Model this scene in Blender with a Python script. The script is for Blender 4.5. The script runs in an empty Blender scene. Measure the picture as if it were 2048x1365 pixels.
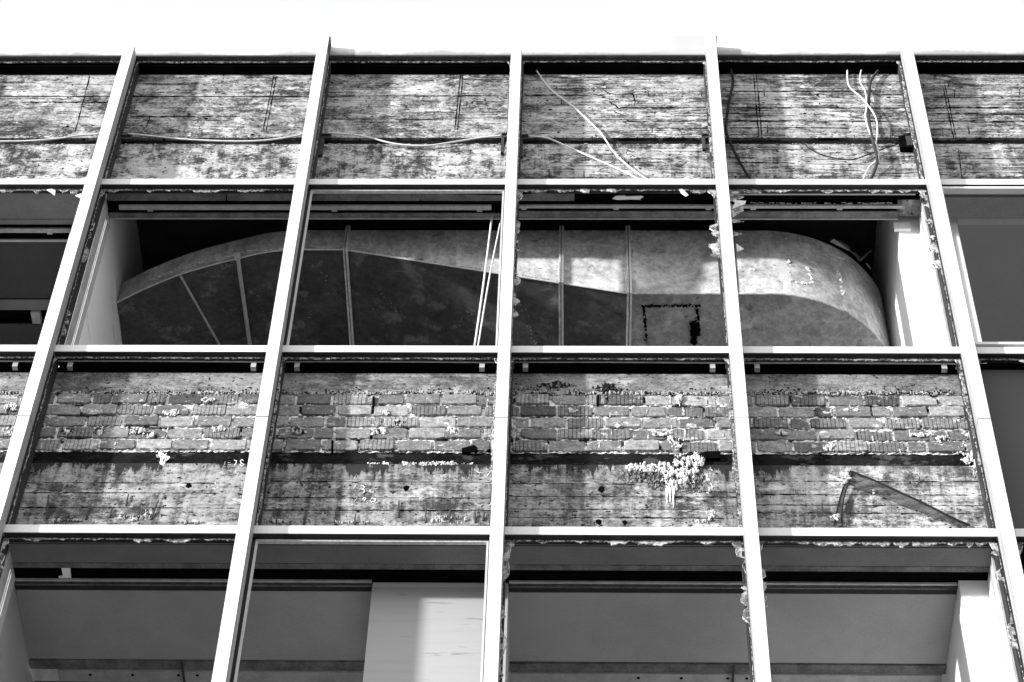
import bpy, math, random
from mathutils import Vector, Matrix
random.seed(7)
scene = bpy.context.scene
COL = scene.collection
R = math.radians

# ------------------------------------------------------------------ camera
CAM = Vector((0.43636673, -8.92919619, 1.6))
PITCH, YAW, ROLL = 0.90786897, -0.0438274, 0.03662412
FPX = 4790.0
cy_, sy_, cp_, sp_ = math.cos(YAW), math.sin(YAW), math.cos(PITCH), math.sin(PITCH)
fwd = Vector((sy_*cp_, cy_*cp_, sp_)); rt = Vector((cy_, -sy_, 0)); up = rt.cross(fwd)
cr_, sr_ = math.cos(ROLL), math.sin(ROLL)
rt, up = (cr_*rt + sr_*up), (cr_*up - sr_*rt)
cam_d = bpy.data.cameras.new('camera'); cam = bpy.data.objects.new('camera', cam_d); COL.objects.link(cam)
m3 = Matrix((rt, up, -fwd)).transposed()
cam.matrix_world = Matrix.Translation(CAM) @ m3.to_4x4()
cam_d.sensor_width = 36.0; cam_d.lens = FPX/2048*36.0
cam_d.clip_end = 2000
scene.camera = cam

# ------------------------------------------------------------------ sky, sun, exposure
SUNV = Vector((-2.0, -1.0, 0.30)).normalized()
elev = math.asin(SUNV.z)
world = bpy.data.worlds.new("World"); scene.world = world; world.use_nodes = True
wn = world.node_tree; wn.nodes.clear()
sky = wn.nodes.new('ShaderNodeTexSky'); sky.sky_type = 'NISHITA'; sky.sun_disc = False
sky.sun_elevation = elev; sky.sun_rotation = math.atan2(SUNV.x, SUNV.y)
sky.dust_density = 0.0; sky.air_density = 4.0
bw = wn.nodes.new('ShaderNodeRGBToBW'); bg = wn.nodes.new('ShaderNodeBackground'); wo = wn.nodes.new('ShaderNodeOutputWorld')
wn.links.new(sky.outputs[0], bw.inputs[0]); wn.links.new(bw.outputs[0], bg.inputs[0]); wn.links.new(bg.outputs[0], wo.inputs[0])
bg.inputs[1].default_value = 0.15
sun_d = bpy.data.lights.new('sun', 'SUN'); sun_d.energy = 1.25; sun_d.angle = R(2.0); sun_d.color = (1, 1, 1)
sun = bpy.data.objects.new('sun', sun_d); COL.objects.link(sun)
sun.rotation_euler = SUNV.to_track_quat('Z', 'Y').to_euler()
sun.location = (-20, -10, 30)
scene.view_settings.view_transform = 'Standard'; scene.view_settings.look = 'None'
scene.view_settings.exposure = 2.72; scene.view_settings.gamma = 1.0

# ------------------------------------------------------------------ pixel -> real plane
def ray(px, py): return fwd + rt*((px-1024)/FPX) - up*((py-682.5)/FPX)
def at(px, py, Y):
    d = ray(px, py); return CAM + d*((Y-CAM.y)/d.y)
def atz(px, py, z):
    d = ray(px, py); return CAM + d*((z-CAM.z)/d.z)

# ------------------------------------------------------------------ materials
class NT:
    def __init__(s, name):
        s.m = bpy.data.materials.new(name); s.m.use_nodes = True
        s.t = s.m.node_tree; s.t.nodes.clear()
        s.out = s.t.nodes.new('ShaderNodeOutputMaterial')
        s.pos = s.t.nodes.new('ShaderNodeNewGeometry').outputs['Position']
    def n(s, k): return s.t.nodes.new(k)
    def put(s, sock, v):
        if isinstance(v, (int, float)): sock.default_value = v
        elif isinstance(v, tuple): sock.default_value = v
        else: s.t.links.new(v, sock)
    def math(s, op, a, b=0.0, c=None, clamp=False):
        q = s.n('ShaderNodeMath'); q.operation = op; q.use_clamp = clamp
        s.put(q.inputs[0], a); s.put(q.inputs[1], b)
        if c is not None: s.put(q.inputs[2], c)
        return q.outputs[0]
    def scaled(s, sc, off=(0, 0, 0)):
        q = s.n('ShaderNodeMapping'); s.put(q.inputs[0], s.pos)
        q.inputs['Scale'].default_value = sc; q.inputs['Location'].default_value = off
        return q.outputs[0]
    def noise(s, sc, scale=1.0, detail=6, rough=0.6, off=(0, 0, 0), dist=0.0):
        q = s.n('ShaderNodeTexNoise'); s.put(q.inputs['Vector'], s.scaled(sc if isinstance(sc, tuple) else (sc, sc, sc), off))
        q.inputs['Scale'].default_value = scale; q.inputs['Detail'].default_value = detail
        q.inputs['Roughness'].default_value = rough; q.inputs['Distortion'].default_value = dist
        return q.outputs['Fac']
    def step(s, v, a, b):      # smooth 0..1 between a and b
        q = s.n('ShaderNodeMapRange'); q.interpolation_type = 'SMOOTHSTEP'
        s.put(q.inputs[0], v); q.inputs[1].default_value = a; q.inputs[2].default_value = b
        return q.outputs[0]
    def mix(s, a, b, f):
        q = s.n('ShaderNodeMix'); q.data_type = 'FLOAT'
        s.put(q.inputs[0], f); s.put(q.inputs[2], a); s.put(q.inputs[3], b)
        return q.outputs[0]
    def xyz(s):
        q = s.n('ShaderNodeSeparateXYZ'); s.put(q.inputs[0], s.pos); return q.outputs
    def attr(s, name):
        q = s.n('ShaderNodeAttribute'); q.attribute_name = name
        w = s.n('ShaderNodeSeparateColor'); s.put(w.inputs[0], q.outputs['Color']); return w.outputs
    def grey(s, v):
        q = s.n('ShaderNodeCombineColor')
        for i in range(3): s.put(q.inputs[i], v)
        return q.outputs[0]
    def bump(s, h, strength=0.5, dist=0.01):
        q = s.n('ShaderNodeBump'); q.inputs['Strength'].default_value = strength
        q.inputs['Distance'].default_value = dist; s.put(q.inputs['Height'], h); return q.outputs[0]
    def fin(s, val, rough=0.8, metal=0.0, normal=None, spec=0.3):
        b = s.n('ShaderNodeBsdfPrincipled'); s.b = b
        s.put(b.inputs['Base Color'], s.grey(val)); s.put(b.inputs['Roughness'], rough)
        b.inputs['Metallic'].default_value = metal
        b.inputs['Specular IOR Level'].default_value = spec
        if normal is not None: s.put(b.inputs['Normal'], normal)
        s.t.links.new(b.outputs[0], s.out.inputs[0]); return s.m

def simple(name, v, var=0.12, rough=0.8, sc=9.0, metal=0.0, spec=0.3, bump=0.15, streak=None):
    t = NT(name)
    a = t.noise(streak or (sc, sc, sc), 1.0, 6, 0.65)
    b = t.noise(70.0, 1.0, 3, 0.6)
    f = t.math('ADD', t.math('MULTIPLY', a, 0.7), t.math('MULTIPLY', b, 0.3))
    val = t.mix(v*(1-var), v*(1+var), t.step(f, 0.38, 0.62))
    return t.fin(val, rough, metal, t.bump(f, bump, 0.004), spec)

def white_paint():
    t = NT('white_coated_metal')
    a = t.noise((60, 60, 1.5), 1.0, 4, 0.5); b = t.noise(6.0, 1.0, 6, 0.7)
    v = t.mix(0.68, 0.60, t.step(a, 0.52, 0.75)); v = t.mix(v, 0.72, t.step(b, 0.45, 0.6))
    return t.fin(v, 0.42, 0.0, t.bump(b, 0.05, 0.002), 0.4)

def concrete(name, lo, hi, seed=0.0, board=0.5, streak=0.4, crust=0.4, pit=0.62, kind=''):
    t = NT(name); o = (seed, seed*1.7, seed*0.3)
    x, y, z = t.xyz()
    def c0(n): return t.math('SUBTRACT', n, 0.5)
    blot = c0(t.noise((2.1, 1, 4.2), 1.0, 10, 0.70, o, 0.4))
    grain = c0(t.noise((1.6, 1, 95.0), 1.0, 5, 0.6, o))
    grain2 = c0(t.noise((5.0, 1, 38.0), 1.0, 6, 0.65, (seed+4, 2, 9)))
    fine = c0(t.noise((42, 42, 60), 1.0, 5, 0.75, o))
    mid = c0(t.noise((9, 1, 11), 1.0, 9, 0.75, (seed+1, 4, 2), 0.6))
    drip = c0(t.noise((17, 1, 1.6), 1.0, 6, 0.65, o, 0.3))
    bm = board; sm = streak; mm_ = 0.30
    if kind == 'upper':      # boards read strongest to the right, blotches and runs below the slot
        above = t.step(z, 15.60, 15.61); right = t.step(x, 0.05, 0.55)
        bm = t.math('MINIMUM', t.math('ADD', t.math('MULTIPLY', right, 0.85), t.math('MULTIPLY', above, 0.58)), 1.0)
        sm = t.mix(0.55, 0.12, above); mm_ = t.mix(0.62, 0.26, bm)
    f = t.math('MULTIPLY', blot, 0.50)
    f = t.math('ADD', f, t.math('MULTIPLY', t.math('MULTIPLY', grain, 0.40), bm))
    f = t.math('ADD', f, t.math('MULTIPLY', t.math('MULTIPLY', grain2, 0.34), bm))
    f = t.math('ADD', f, t.math('MULTIPLY', t.math('MULTIPLY', drip, 0.56), sm))
    f = t.math('ADD', f, t.math('MULTIPLY', mid, mm_))
    f = t.math('ADD', f, t.math('MULTIPLY', fine, 0.33))
    v = t.mix(lo, hi, t.step(f, -0.10, 0.10))
    g3 = t.noise((1.0, 1, 55.0), 1.0, 2, 0.4, (seed+7, 0, 3))
    v = t.mix(v, lo*0.45, t.math('MULTIPLY', t.step(g3, 0.64, 0.69), bm))
    cr = t.noise((6, 6, 12), 1.0, 10, 0.74, (seed+11, 3, 5))
    v = t.mix(v, 0.80, t.math('MULTIPLY', t.step(cr, 0.55, 0.63), crust))
    ws = t.noise((3.4, 1, 3.0), 1.0, 8, 0.72, (seed+21, 6, 1), 0.5)
    v = t.mix(v, lo*0.8, t.math('MULTIPLY', t.step(ws, 0.53, 0.62), 0.5))
    pi = t.noise((34, 34, 44), 1.0, 3, 0.55, (seed+2, 8, 1))
    v = t.mix(v, 0.02, t.step(pi, pit, pit+0.05))
    if kind == 'lower':      # bitumen that ran down from the band
        run = t.noise((7, 1, 1.2), 1.0, 7, 0.7, (3, 3, 3)); run2 = t.noise((26, 1, 5), 1.0, 5, 0.7, (8, 3, 3))
        e = t.math('ADD', t.math('MULTIPLY', t.math('SUBTRACT', run, 0.5), 0.75), t.math('MULTIPLY', t.math('SUBTRACT', run2, 0.5), 0.14))
        zz = t.math('ADD', z, e)
        v = t.mix(v, 0.018, t.math('MULTIPLY', t.step(zz, 12.125, 12.155), t.mix(0.93, 0.25, t.step(x, 1.55, 2.1))))
        v = t.mix(v, 0.03, t.math('MULTIPLY', t.step(zz, 12.02, 12.17), 0.45))
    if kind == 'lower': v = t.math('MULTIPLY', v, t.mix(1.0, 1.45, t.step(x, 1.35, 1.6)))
    h = t.math('ADD', f, t.math('MULTIPLY', t.step(pi, pit, pit+0.05), -0.4))
    return t.fin(v, 0.95, 0, t.bump(h, 0.6, 0.014), 0.04)

def brick_mat():
    t = NT('scored_brick'); a = t.attr('tone')
    x, y, z = t.xyz()
    sc = t.math('SINE', t.math('MULTIPLY', x, 262.0)); wob = t.noise((30, 1, 9), 1.0, 4, 0.6)
    line = t.math('MULTIPLY', t.step(t.math('ADD', sc, t.math('MULTIPLY', wob, 0.9)), 1.16, 1.42), a[1])
    f = t.noise((14, 14, 26), 1.0, 8, 0.7); g = t.noise((60, 1, 60), 1.0, 4, 0.7)
    st = t.noise((9, 1, 22), 1.0, 6, 0.7, (3, 5, 8))
    v = t.math('MULTIPLY', a[0], t.mix(0.78, 1.22, t.step(f, 0.36, 0.64)))
    v = t.math('MULTIPLY', v, t.mix(0.8, 1.2, t.step(g, 0.4, 0.6)))
    v = t.mix(v, 0.03, t.math('MULTIPLY', t.step(st, 0.57, 0.70), 0.6))
    sm = t.noise((11, 1, 16), 1.0, 9, 0.75, (9, 1, 2))
    v = t.mix(v, 0.75, t.math('MULTIPLY', t.step(sm, 0.575, 0.64), 0.75))
    v = t.mix(v, t.math('MULTIPLY', v, 0.35), line)
    return t.fin(v, 0.9, 0, t.bump(t.math('SUBTRACT', f, line), 0.5, 0.006), 0.2)

def mortar_mat():
    t = NT('lime_mortar')
    a = t.noise((13, 5, 20), 1.0, 8, 0.7); b = t.noise((6, 1, 9), 1.0, 5, 0.6, (4, 4, 4))
    v = t.mix(0.22, 0.88, t.step(a, 0.36, 0.52)); v = t.mix(v, 0.02, t.step(b, 0.53, 0.60))
    return t.fin(v, 0.95, 0, t.bump(a, 0.9, 0.02), 0.1)

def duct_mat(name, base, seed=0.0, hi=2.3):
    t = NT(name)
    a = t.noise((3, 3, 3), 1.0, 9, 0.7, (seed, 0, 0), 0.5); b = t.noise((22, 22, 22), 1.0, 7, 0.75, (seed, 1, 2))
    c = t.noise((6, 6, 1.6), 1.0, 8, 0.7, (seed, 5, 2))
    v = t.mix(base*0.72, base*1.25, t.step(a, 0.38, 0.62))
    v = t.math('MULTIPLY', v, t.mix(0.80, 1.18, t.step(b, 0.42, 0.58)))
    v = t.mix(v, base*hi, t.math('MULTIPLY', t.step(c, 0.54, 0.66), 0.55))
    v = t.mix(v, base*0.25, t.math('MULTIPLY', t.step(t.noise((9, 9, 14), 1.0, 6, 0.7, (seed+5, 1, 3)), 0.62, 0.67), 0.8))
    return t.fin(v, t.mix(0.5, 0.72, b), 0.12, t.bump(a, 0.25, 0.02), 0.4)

def plaster_mat(name, v0, dirt=0.25):
    t = NT(name)
    a = t.noise((1.5, 1.5, 22), 1.0, 6, 0.7, (1, 2, 3), 0.3); b = t.noise((30, 30, 30), 1.0, 5, 0.7)
    sc = t.noise((3, 3, 40), 1.0, 3, 0.5, (7, 7, 1), 0.8)
    v = t.mix(v0, v0*(1-dirt), t.step(a, 0.5, 0.68)); v = t.mix(v, v0*0.35, t.math('MULTIPLY', t.step(sc, 0.665, 0.70), 0.5))
    return t.fin(v, 0.8, 0, t.bump(b, 0.15, 0.004), 0.2)

def glass_mat():
    t = NT('dirty_glass')
    a = t.noise(18.0, 1.0, 6, 0.7)
    b = t.n('ShaderNodeBsdfPrincipled'); t.put(b.inputs['Base Color'], t.grey(t.mix(0.25, 0.7, t.step(a, 0.4, 0.6))))
    b.inputs['Roughness'].default_value = 0.25
    tr = t.n('ShaderNodeBsdfTransparent'); mx = t.n('ShaderNodeMixShader')
    t.put(mx.inputs[0], t.mix(0.35, 0.75, t.step(a, 0.4, 0.62))); t.t.links.new(tr.outputs[0], mx.inputs[1]); t.t.links.new(b.outputs[0], mx.inputs[2])
    t.t.links.new(mx.outputs[0], t.out.inputs[0]); return t.m

def pane_mat():
    t = NT('thin_window_glass')
    gl = t.n('ShaderNodeBsdfGlossy'); gl.inputs['Roughness'].default_value = 0.03
    tr = t.n('ShaderNodeBsdfTransparent'); fr = t.n('ShaderNodeFresnel'); fr.inputs[0].default_value = 1.45
    mx = t.n('ShaderNodeMixShader'); t.put(mx.inputs[0], t.math('MULTIPLY', fr.outputs[0], 0.08))
    t.t.links.new(tr.outputs[0], mx.inputs[1]); t.t.links.new(gl.outputs[0], mx.inputs[2])
    t.t.links.new(mx.outputs[0], t.out.inputs[0]); return t.m

def film_mat():
    t = NT('torn_film')
    a = t.noise((8, 8, 40), 1.0, 6, 0.7)
    b = t.n('ShaderNodeBsdfPrincipled'); t.put(b.inputs['Base Color'], t.grey(t.mix(0.012, 0.10, t.step(a, 0.42, 0.6))))
    b.inputs['Roughness'].default_value = 0.5
    tr = t.n('ShaderNodeBsdfTransparent'); mx = t.n('ShaderNodeMixShader')
    t.put(mx.inputs[0], t.mix(0.72, 1.0, t.step(a, 0.38, 0.6))); t.t.links.new(tr.outputs[0], mx.inputs[1]); t.t.links.new(b.outputs[0], mx.inputs[2])
    t.t.links.new(mx.outputs[0], t.out.inputs[0]); return t.m

WHITE = white_paint()
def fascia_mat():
    t = NT('shaded_fascia'); x, y, z = t.xyz()
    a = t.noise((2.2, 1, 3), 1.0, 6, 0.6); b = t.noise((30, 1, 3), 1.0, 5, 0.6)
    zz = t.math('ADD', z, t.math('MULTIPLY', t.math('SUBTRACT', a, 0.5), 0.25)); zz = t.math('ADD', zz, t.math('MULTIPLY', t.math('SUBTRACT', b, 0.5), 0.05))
    v = t.mix(0.30, 0.66, t.step(zz, 16.535, 16.62))  # soft shading along the lower edge, painted into the white
    g = t.math('MULTIPLY', t.step(x, 0.75, 1.2), t.step(x, 1.41, 1.40)); v = t.mix(v, 0.40, t.math('MULTIPLY', g, 0.9))  # greyer stretch beside one mullion, also painted shading
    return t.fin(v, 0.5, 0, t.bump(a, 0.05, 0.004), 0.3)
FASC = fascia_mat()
FLANK = simple('shaded_flank', 0.30, 0.18, 0.55, streak=(25, 25, 1.5)); ARRIS = simple('dark_arris', 0.08, 0.3, 0.6)  # flanks are a darker copy of the white, shade put into the colour
GASKET_SHADE = simple('black_rubber_and_shade', 0.02, 0.3, 0.7)  # real gaskets, plus painted shade under the transoms
VOID = simple('shade_and_void_black', 0.004, 0.3, 0.98, bump=0, spec=0.0)  # near-black painted in for unlit recesses, also cracks and black fittings
GREYM = simple('grey_primed_metal', 0.38, 0.15, 0.6)
DARKM = simple('rusted_dark_steel', 0.045, 0.4, 0.8, sc=25)
BOARD = simple('grey_soffit_board', 0.15, 0.35, 0.85, sc=7)
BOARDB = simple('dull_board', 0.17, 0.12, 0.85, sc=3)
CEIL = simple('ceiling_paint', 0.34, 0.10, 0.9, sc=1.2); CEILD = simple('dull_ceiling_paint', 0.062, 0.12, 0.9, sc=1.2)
ROOMD = simple('dark_room_wall', 0.05, 0.3, 0.95, sc=2)
PANEL = simple('grey_panel', 0.07, 0.06, 0.7, sc=1.5)
FLOORM = simple('dusty_floor', 0.60, 0.2, 0.9, sc=3)
RAILM = simple('pale_rail', 0.40, 0.15, 0.5, sc=12)
FRAME = simple('worn_frame', 0.55, 0.15, 0.5, streak=(30, 30, 2))
CONC1 = concrete('board_marked_concrete', 0.045, 0.48, 0.0, 0.75, 0.22, 0.62, 0.615, 'upper')
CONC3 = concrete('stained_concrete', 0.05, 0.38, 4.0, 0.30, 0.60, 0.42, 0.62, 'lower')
CONC3T = concrete('rough_cement', 0.09, 0.34, 9.0, 0.3, 0.15, 0.3, pit=0.62)
BITUM = concrete('bitumen_band', 0.005, 0.016, 2.0, 0.2, 0.4, 0.07)
BRICK = brick_mat(); MORTAR = mortar_mat()
DUCT = duct_mat('galvanised_sheet', 0.50, 0.0, 1.6); DUCTU = duct_mat('underside_shade_sheet', 0.060, 3.0, 4.0); DUCTR = duct_mat('right_shade_sheet', 0.22, 6.0)  # two darker copies paint the undersides' shade; the mottling is dirt
PLASTER = plaster_mat('white_plaster', 0.92, 0.05); COLP = plaster_mat('scuffed_plaster', 0.37, 0.05); PLASTG = plaster_mat('grey_plaster', 0.5)
GLASS = glass_mat(); PANE = pane_mat(); FILM = film_mat()
def edge_mat():
    t = NT('glass_edge'); a = t.noise(38.0, 1.0, 6, 0.75)
    return t.fin(t.mix(0.05, 0.85, t.step(a, 0.46, 0.58)), 0.3, 0, None, 0.5)
EDGE = edge_mat(); SHARDM = simple('bright_glass', 0.75, 0.2, 0.25, sc=60)
CABW = simple('white_cable', 0.72, 0.1, 0.5); CABD = simple('black_cable', 0.010, 0.3, 0.8)
CABG = simple('grey_cable', 0.03, 0.3, 0.7)
CHALK = simple('chalk', 0.8, 0.1, 0.9, sc=80); PAPER = simple('paper', 0.85, 0.1, 0.8)
CRUMB = simple('plaster_crumb', 0.40, 0.6, 0.95, sc=45); PAVE = simple('asphalt_paving', 0.16, 0.3, 0.95, sc=0.8)
LOWER = concrete('plain_concrete', 0.2, 0.34, 13.0, 0.2, 0.3, 0.1)

# ------------------------------------------------------------------ mesh helpers
STUFF = {'plaster_drip', 'mortar_ridge', 'rubble_edge', 'dark_rubble', 'loose_rubble', 'plaster_splash', 'mortar_joint', 'flaking_paint', 'glue_line', 'paint_drip', 'dried_glue', 'brick_course', 'chalk_figures'}
class MB:
    def __init__(s): s.v = []; s.f = []; s.mi = []; s.col = []; s.mats = []; s.cur = 0; s.tone = None; s.smooth = False
    def add(s, vs, fs):
        b = len(s.v); s.v += [tuple(v) for v in vs]
        for f in fs: s.f.append(tuple(b+i for i in f)); s.mi.append(s.cur); s.col.append(s.tone)
    def box(s, x0, x1, y0, y1, z0, z1):
        s.add([(x0,y0,z0),(x1,y0,z0),(x1,y1,z0),(x0,y1,z0),(x0,y0,z1),(x1,y0,z1),(x1,y1,z1),(x0,y1,z1)],
              [(3,2,1,0),(4,5,6,7),(0,1,5,4),(1,2,6,5),(2,3,7,6),(3,0,4,7)])
    def grid(s, fn, nu, nv):
        vs = [fn(i/nu, j/nv) for j in range(nv+1) for i in range(nu+1)]
        s.add(vs, [(j*(nu+1)+i, j*(nu+1)+i+1, (j+1)*(nu+1)+i+1, (j+1)*(nu+1)+i) for j in range(nv) for i in range(nu)])
    def prism(s, poly, a, b, axis='y'):     # polygon in xz extruded along y
        n = len(poly)
        if axis == 'y': vs = [(p[0], a, p[1]) for p in poly]+[(p[0], b, p[1]) for p in poly]
        elif axis == 'x': vs = [(a, p[0], p[1]) for p in poly]+[(b, p[0], p[1]) for p in poly]
        else: vs = [(p[0], p[1], a) for p in poly]+[(p[0], p[1], b) for p in poly]
        s.add(vs, [tuple(range(n)), tuple(range(2*n-1, n-1, -1))]+[(i, i+n, (i+1) % n+n, (i+1) % n) for i in range(n)])
    def tube(s, pts, r, n=8, close=True):
        pts = [Vector(p) for p in pts]; rings = []; prev = None
        for i, p in enumerate(pts):
            d = (pts[min(i+1, len(pts)-1)]-pts[max(i-1, 0)]).normalized()
            a = d.cross(Vector((0, 1, 0)) if prev is None else prev)
            if a.length < 1e-3: a = d.cross(Vector((1, 0, 0)))
            a.normalize(); b = d.cross(a).normalized(); prev = b if False else None
            rr = r[i] if isinstance(r, (list, tuple)) else r
            rings.append([p+a*math.cos(2*math.pi*k/n)*rr+b*math.sin(2*math.pi*k/n)*rr for k in range(n)])
        vs = [v for q in rings for v in q]
        fs = [(i*n+k, i*n+(k+1) % n, (i+1)*n+(k+1) % n, (i+1)*n+k) for i in range(len(rings)-1) for k in range(n)]
        if close: fs += [tuple(range(n-1, -1, -1)), tuple((len(rings)-1)*n+k for k in range(n))]
        s.add(vs, fs)
    def ribbon(s, pts, w, Y, jit=0.0, th=0.003):  # thin raised strip on a facade plane; pts (x,z)
        P = [Vector((p[0], p[1])) for p in pts]; n = len(P); L = []; Rr = []
        for i, p in enumerate(P):
            d = (P[min(i+1, n-1)]-P[max(i-1, 0)]); d = d.normalized() if d.length > 1e-9 else Vector((1, 0))
            q = Vector((-d.y, d.x)); ww = w*(0.5+random.uniform(-jit, jit)*0.5)
            if jit and (i == 0 or i == n-1): ww *= 0.25
            L.append(p+q*ww); Rr.append(p-q*ww)
        vs = [(a.x, Y, a.y) for a in L]+[(a.x, Y, a.y) for a in Rr]+[(a.x, Y+th, a.y) for a in L]+[(a.x, Y+th, a.y) for a in Rr]
        fs = []
        for i in range(n-1):
            fs += [(i, i+1, n+i+1, n+i), (2*n+i, 2*n+i+1, i+1, i), (n+i, n+i+1, 3*n+i+1, 3*n+i)]
        s.add(vs, fs)
    def blob(s, c, rx, ry, rz, rot=0.0, n=6, jit=0.3):
        vs = []; ca, sa = math.cos(rot), math.sin(rot)
        for j in (-0.6, 0.15, 0.75):
            k = math.sqrt(max(0, 1-j*j))
            for i in range(n):
                a = 2*math.pi*(i+0.5*(j > 0))/n; q = 1+random.uniform(-jit, jit)
                x, z = k*q*rx*math.cos(a), k*q*rz*math.sin(a)
                vs.append((c[0]+x*ca-z*sa, c[1]-j*ry*q, c[2]+x*sa+z*ca))
        fs = [tuple(range(n-1, -1, -1)), tuple(2*n+i for i in range(n))]
        for r_ in (0, 1):
            fs += [(r_*n+i, r_*n+(i+1) % n, (r_+1)*n+(i+1) % n, (r_+1)*n+i) for i in range(n)]
        s.add(vs, fs)
    def build(s, name, mats, parent=None):
        me = bpy.data.meshes.new(name); me.from_pydata(s.v, [], s.f)
        for m in (mats if isinstance(mats, (list, tuple)) else [mats]): me.materials.append(m)
        for i, p in enumerate(me.polygons):
            p.material_index = s.mi[i]; p.use_smooth = s.smooth
        if any(c is not None for c in s.col):
            ca = me.color_attributes.new('tone', 'FLOAT_COLOR', 'CORNER')
            for i, p in enumerate(me.polygons):
                c = s.col[i] or (0.2, 0, 0, 1)
                for l in p.loop_indices: ca.data[l].color = c
        me.update()
        o = bpy.data.objects.new(name, me); COL.objects.link(o)
        if name in STUFF: o['kind'] = 'stuff'
        if parent is not None:
            o.parent = parent
            if parent.type == 'EMPTY': o.matrix_parent_inverse = Matrix.Translation(-parent.location)
        return o

def thing(name, label, cat, loc, group=None):
    o = bpy.data.objects.new(name, None); COL.objects.link(o); o.location = loc; o.empty_display_size = 0.2
    o['label'] = label; o['category'] = cat
    if group: o['group'] = group
    return o
def tag(o, label, cat, group=None):
    o['label'] = label; o['category'] = cat
    if group: o['group'] = group
    return o
def boxo(name, mat, parent, *b):
    m = MB(); m.box(*b); return m.build(name, mat, parent)
def smoothpath(pts, k=6):
    P = [Vector(p) for p in pts]; out = []
    for i in range(len(P)-1):
        p0, p1, p2, p3 = P[max(i-1, 0)], P[i], P[i+1], P[min(i+2, len(P)-1)]
        for j in range(k):
            t = j/k
            out.append(0.5*((2*p1)+(p2-p0)*t+(2*p0-5*p1+4*p2-p3)*t*t+(3*p1-p0-3*p2+p3)*t**3))
    out.append(P[-1]); return out

# ------------------------------------------------------------------ ground
g = MB(); g.grid(lambda u, v: (-150+300*u, -150+300*v, 0.0), 6, 6)
gr = g.build('ground', PAVE); gr['kind'] = 'structure'

# ------------------------------------------------------------------ building shell
B = thing('office_building', 'derelict office block front of white metal mullions over bare brick and concrete', 'building', (0, 0.2, 0))
W = 1.4; HW = 0.0385
X = {k: k*W for k in range(-3, 4)}
T0, T1, T2, T3, T4 = 16.533, 14.881, 13.0636, 11.429, 9.60
TH = 0.0635
BN = {-3: 'leftmost bay', -2: 'second bay', -1: 'third bay', 0: 'fourth bay', 1: 'fifth bay', 2: 'rightmost bay'}
zjoint = at(1024, 835, 0)[2]
ztop = {k: (at(1024, 72.5, 0)[2] if k in (-1, 1) else at(1024, 93, 0)[2]) for k in range(-3, 4)}
for k in range(-3, 4):
    m = MB(); x = X[k]
    for z0, z1 in ((0.3, zjoint-0.0035), (zjoint+0.0035, ztop[k])):
        c = 0.003
        m.prism([(x-HW, 0.088), (x-HW, c), (x-HW+c, 0), (x+HW-c, 0), (x+HW, c), (x+HW, 0.088)], z0, z1, 'z')
    for q in range(len(m.f)):        # front face white, flanks darkened as painted shade, lee arris dark
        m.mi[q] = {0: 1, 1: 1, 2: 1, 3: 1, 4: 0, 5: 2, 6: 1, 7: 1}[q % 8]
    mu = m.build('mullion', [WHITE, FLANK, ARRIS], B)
    boxo('gasket_and_shade', GASKET_SHADE, mu, x-HW+0.007, x+HW-0.007, 0.0885, 0.136, 0.3, 16.53)
    boxo('joint_shadow_gap', GASKET_SHADE, mu, x-HW+0.004, x+HW-0.004, 0.004, 0.085, zjoint-0.003, zjoint+0.003)
    f = MB(); f.box(x-0.050, x+0.050, 0.1365, 0.215, 0.3, 16.50); f.build('back_frame', GASKET_SHADE, mu)
    for zt in (T1, T2, T3):
        if abs(k) == 2:
            sx = -1 if k > 0 else 1; sc_ = MB(); sc_.tube([(x+sx*(HW+0.001), 0.014, zt+0.115), (x+sx*(HW-0.002), 0.014, zt+0.115)], 0.006, 8)
            sc_.build('screw', DARKM, mu)
for (zb, nm) in ((T0, 'head'), (T1, 'a'), (T2, 'b'), (T3, 'c'), (T4, 'd')):
    for k in range(-3, 3):
        x0, x1 = X[k]+HW+0.001, X[k+1]-HW-0.001
        m = MB(); hgt = TH if nm != 'head' else 0.03
        m.box(x0-0.012, x1+0.012, 0.100, 0.1355, zb, zb+hgt)
        tr = m.build('transom', WHITE if nm != 'head' else GASKET_SHADE, B)
        boxo('gasket_and_shade', GASKET_SHADE, tr, x0, x1, 0.102, 0.172, zb-0.006, zb-0.0005)  # added dark strip paints the shade of the transom underside
        if nm == 'head': boxo('drip_edge', DARKM, tr, x0, x1, 0.098, 0.13, zb-0.012, zb-0.0065)

# fascia / parapet
zf = at(1024, 71, 0.094)[2]
prof = [(0.100, 16.538), (0.097, 16.540), (0.094, 16.546), (0.094, zf-0.006), (0.098, zf), (0.35, zf), (0.35, 16.538)]
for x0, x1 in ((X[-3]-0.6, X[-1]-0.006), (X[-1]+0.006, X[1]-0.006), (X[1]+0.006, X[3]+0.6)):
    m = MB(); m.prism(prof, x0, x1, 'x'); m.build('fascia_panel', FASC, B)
for k in (-1, 1):
    boxo('fin_cap', DARKM, B, X[k]-0.034, X[k]+0.046, 0.004, 0.0935, ztop[k]+0.0005, ztop[k]+0.006)
    sx = 1 if k < 0 else -1; xa = X[k]+sx*(HW+0.0005); xb = X[k]+sx*(HW+(0.004 if k < 0 else 0.002))
    boxo('flank_shade_strip', DARKM if k < 0 else GREYM, B, min(xa, xb), max(xa, xb), 0.004, 0.0935, 16.50, ztop[k]-0.002)  # dark strip added to paint the fin flank in shade
boxo('roof', PLASTG, B, -5, 5, 0.36, 6.0, 16.55, 16.60)

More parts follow.
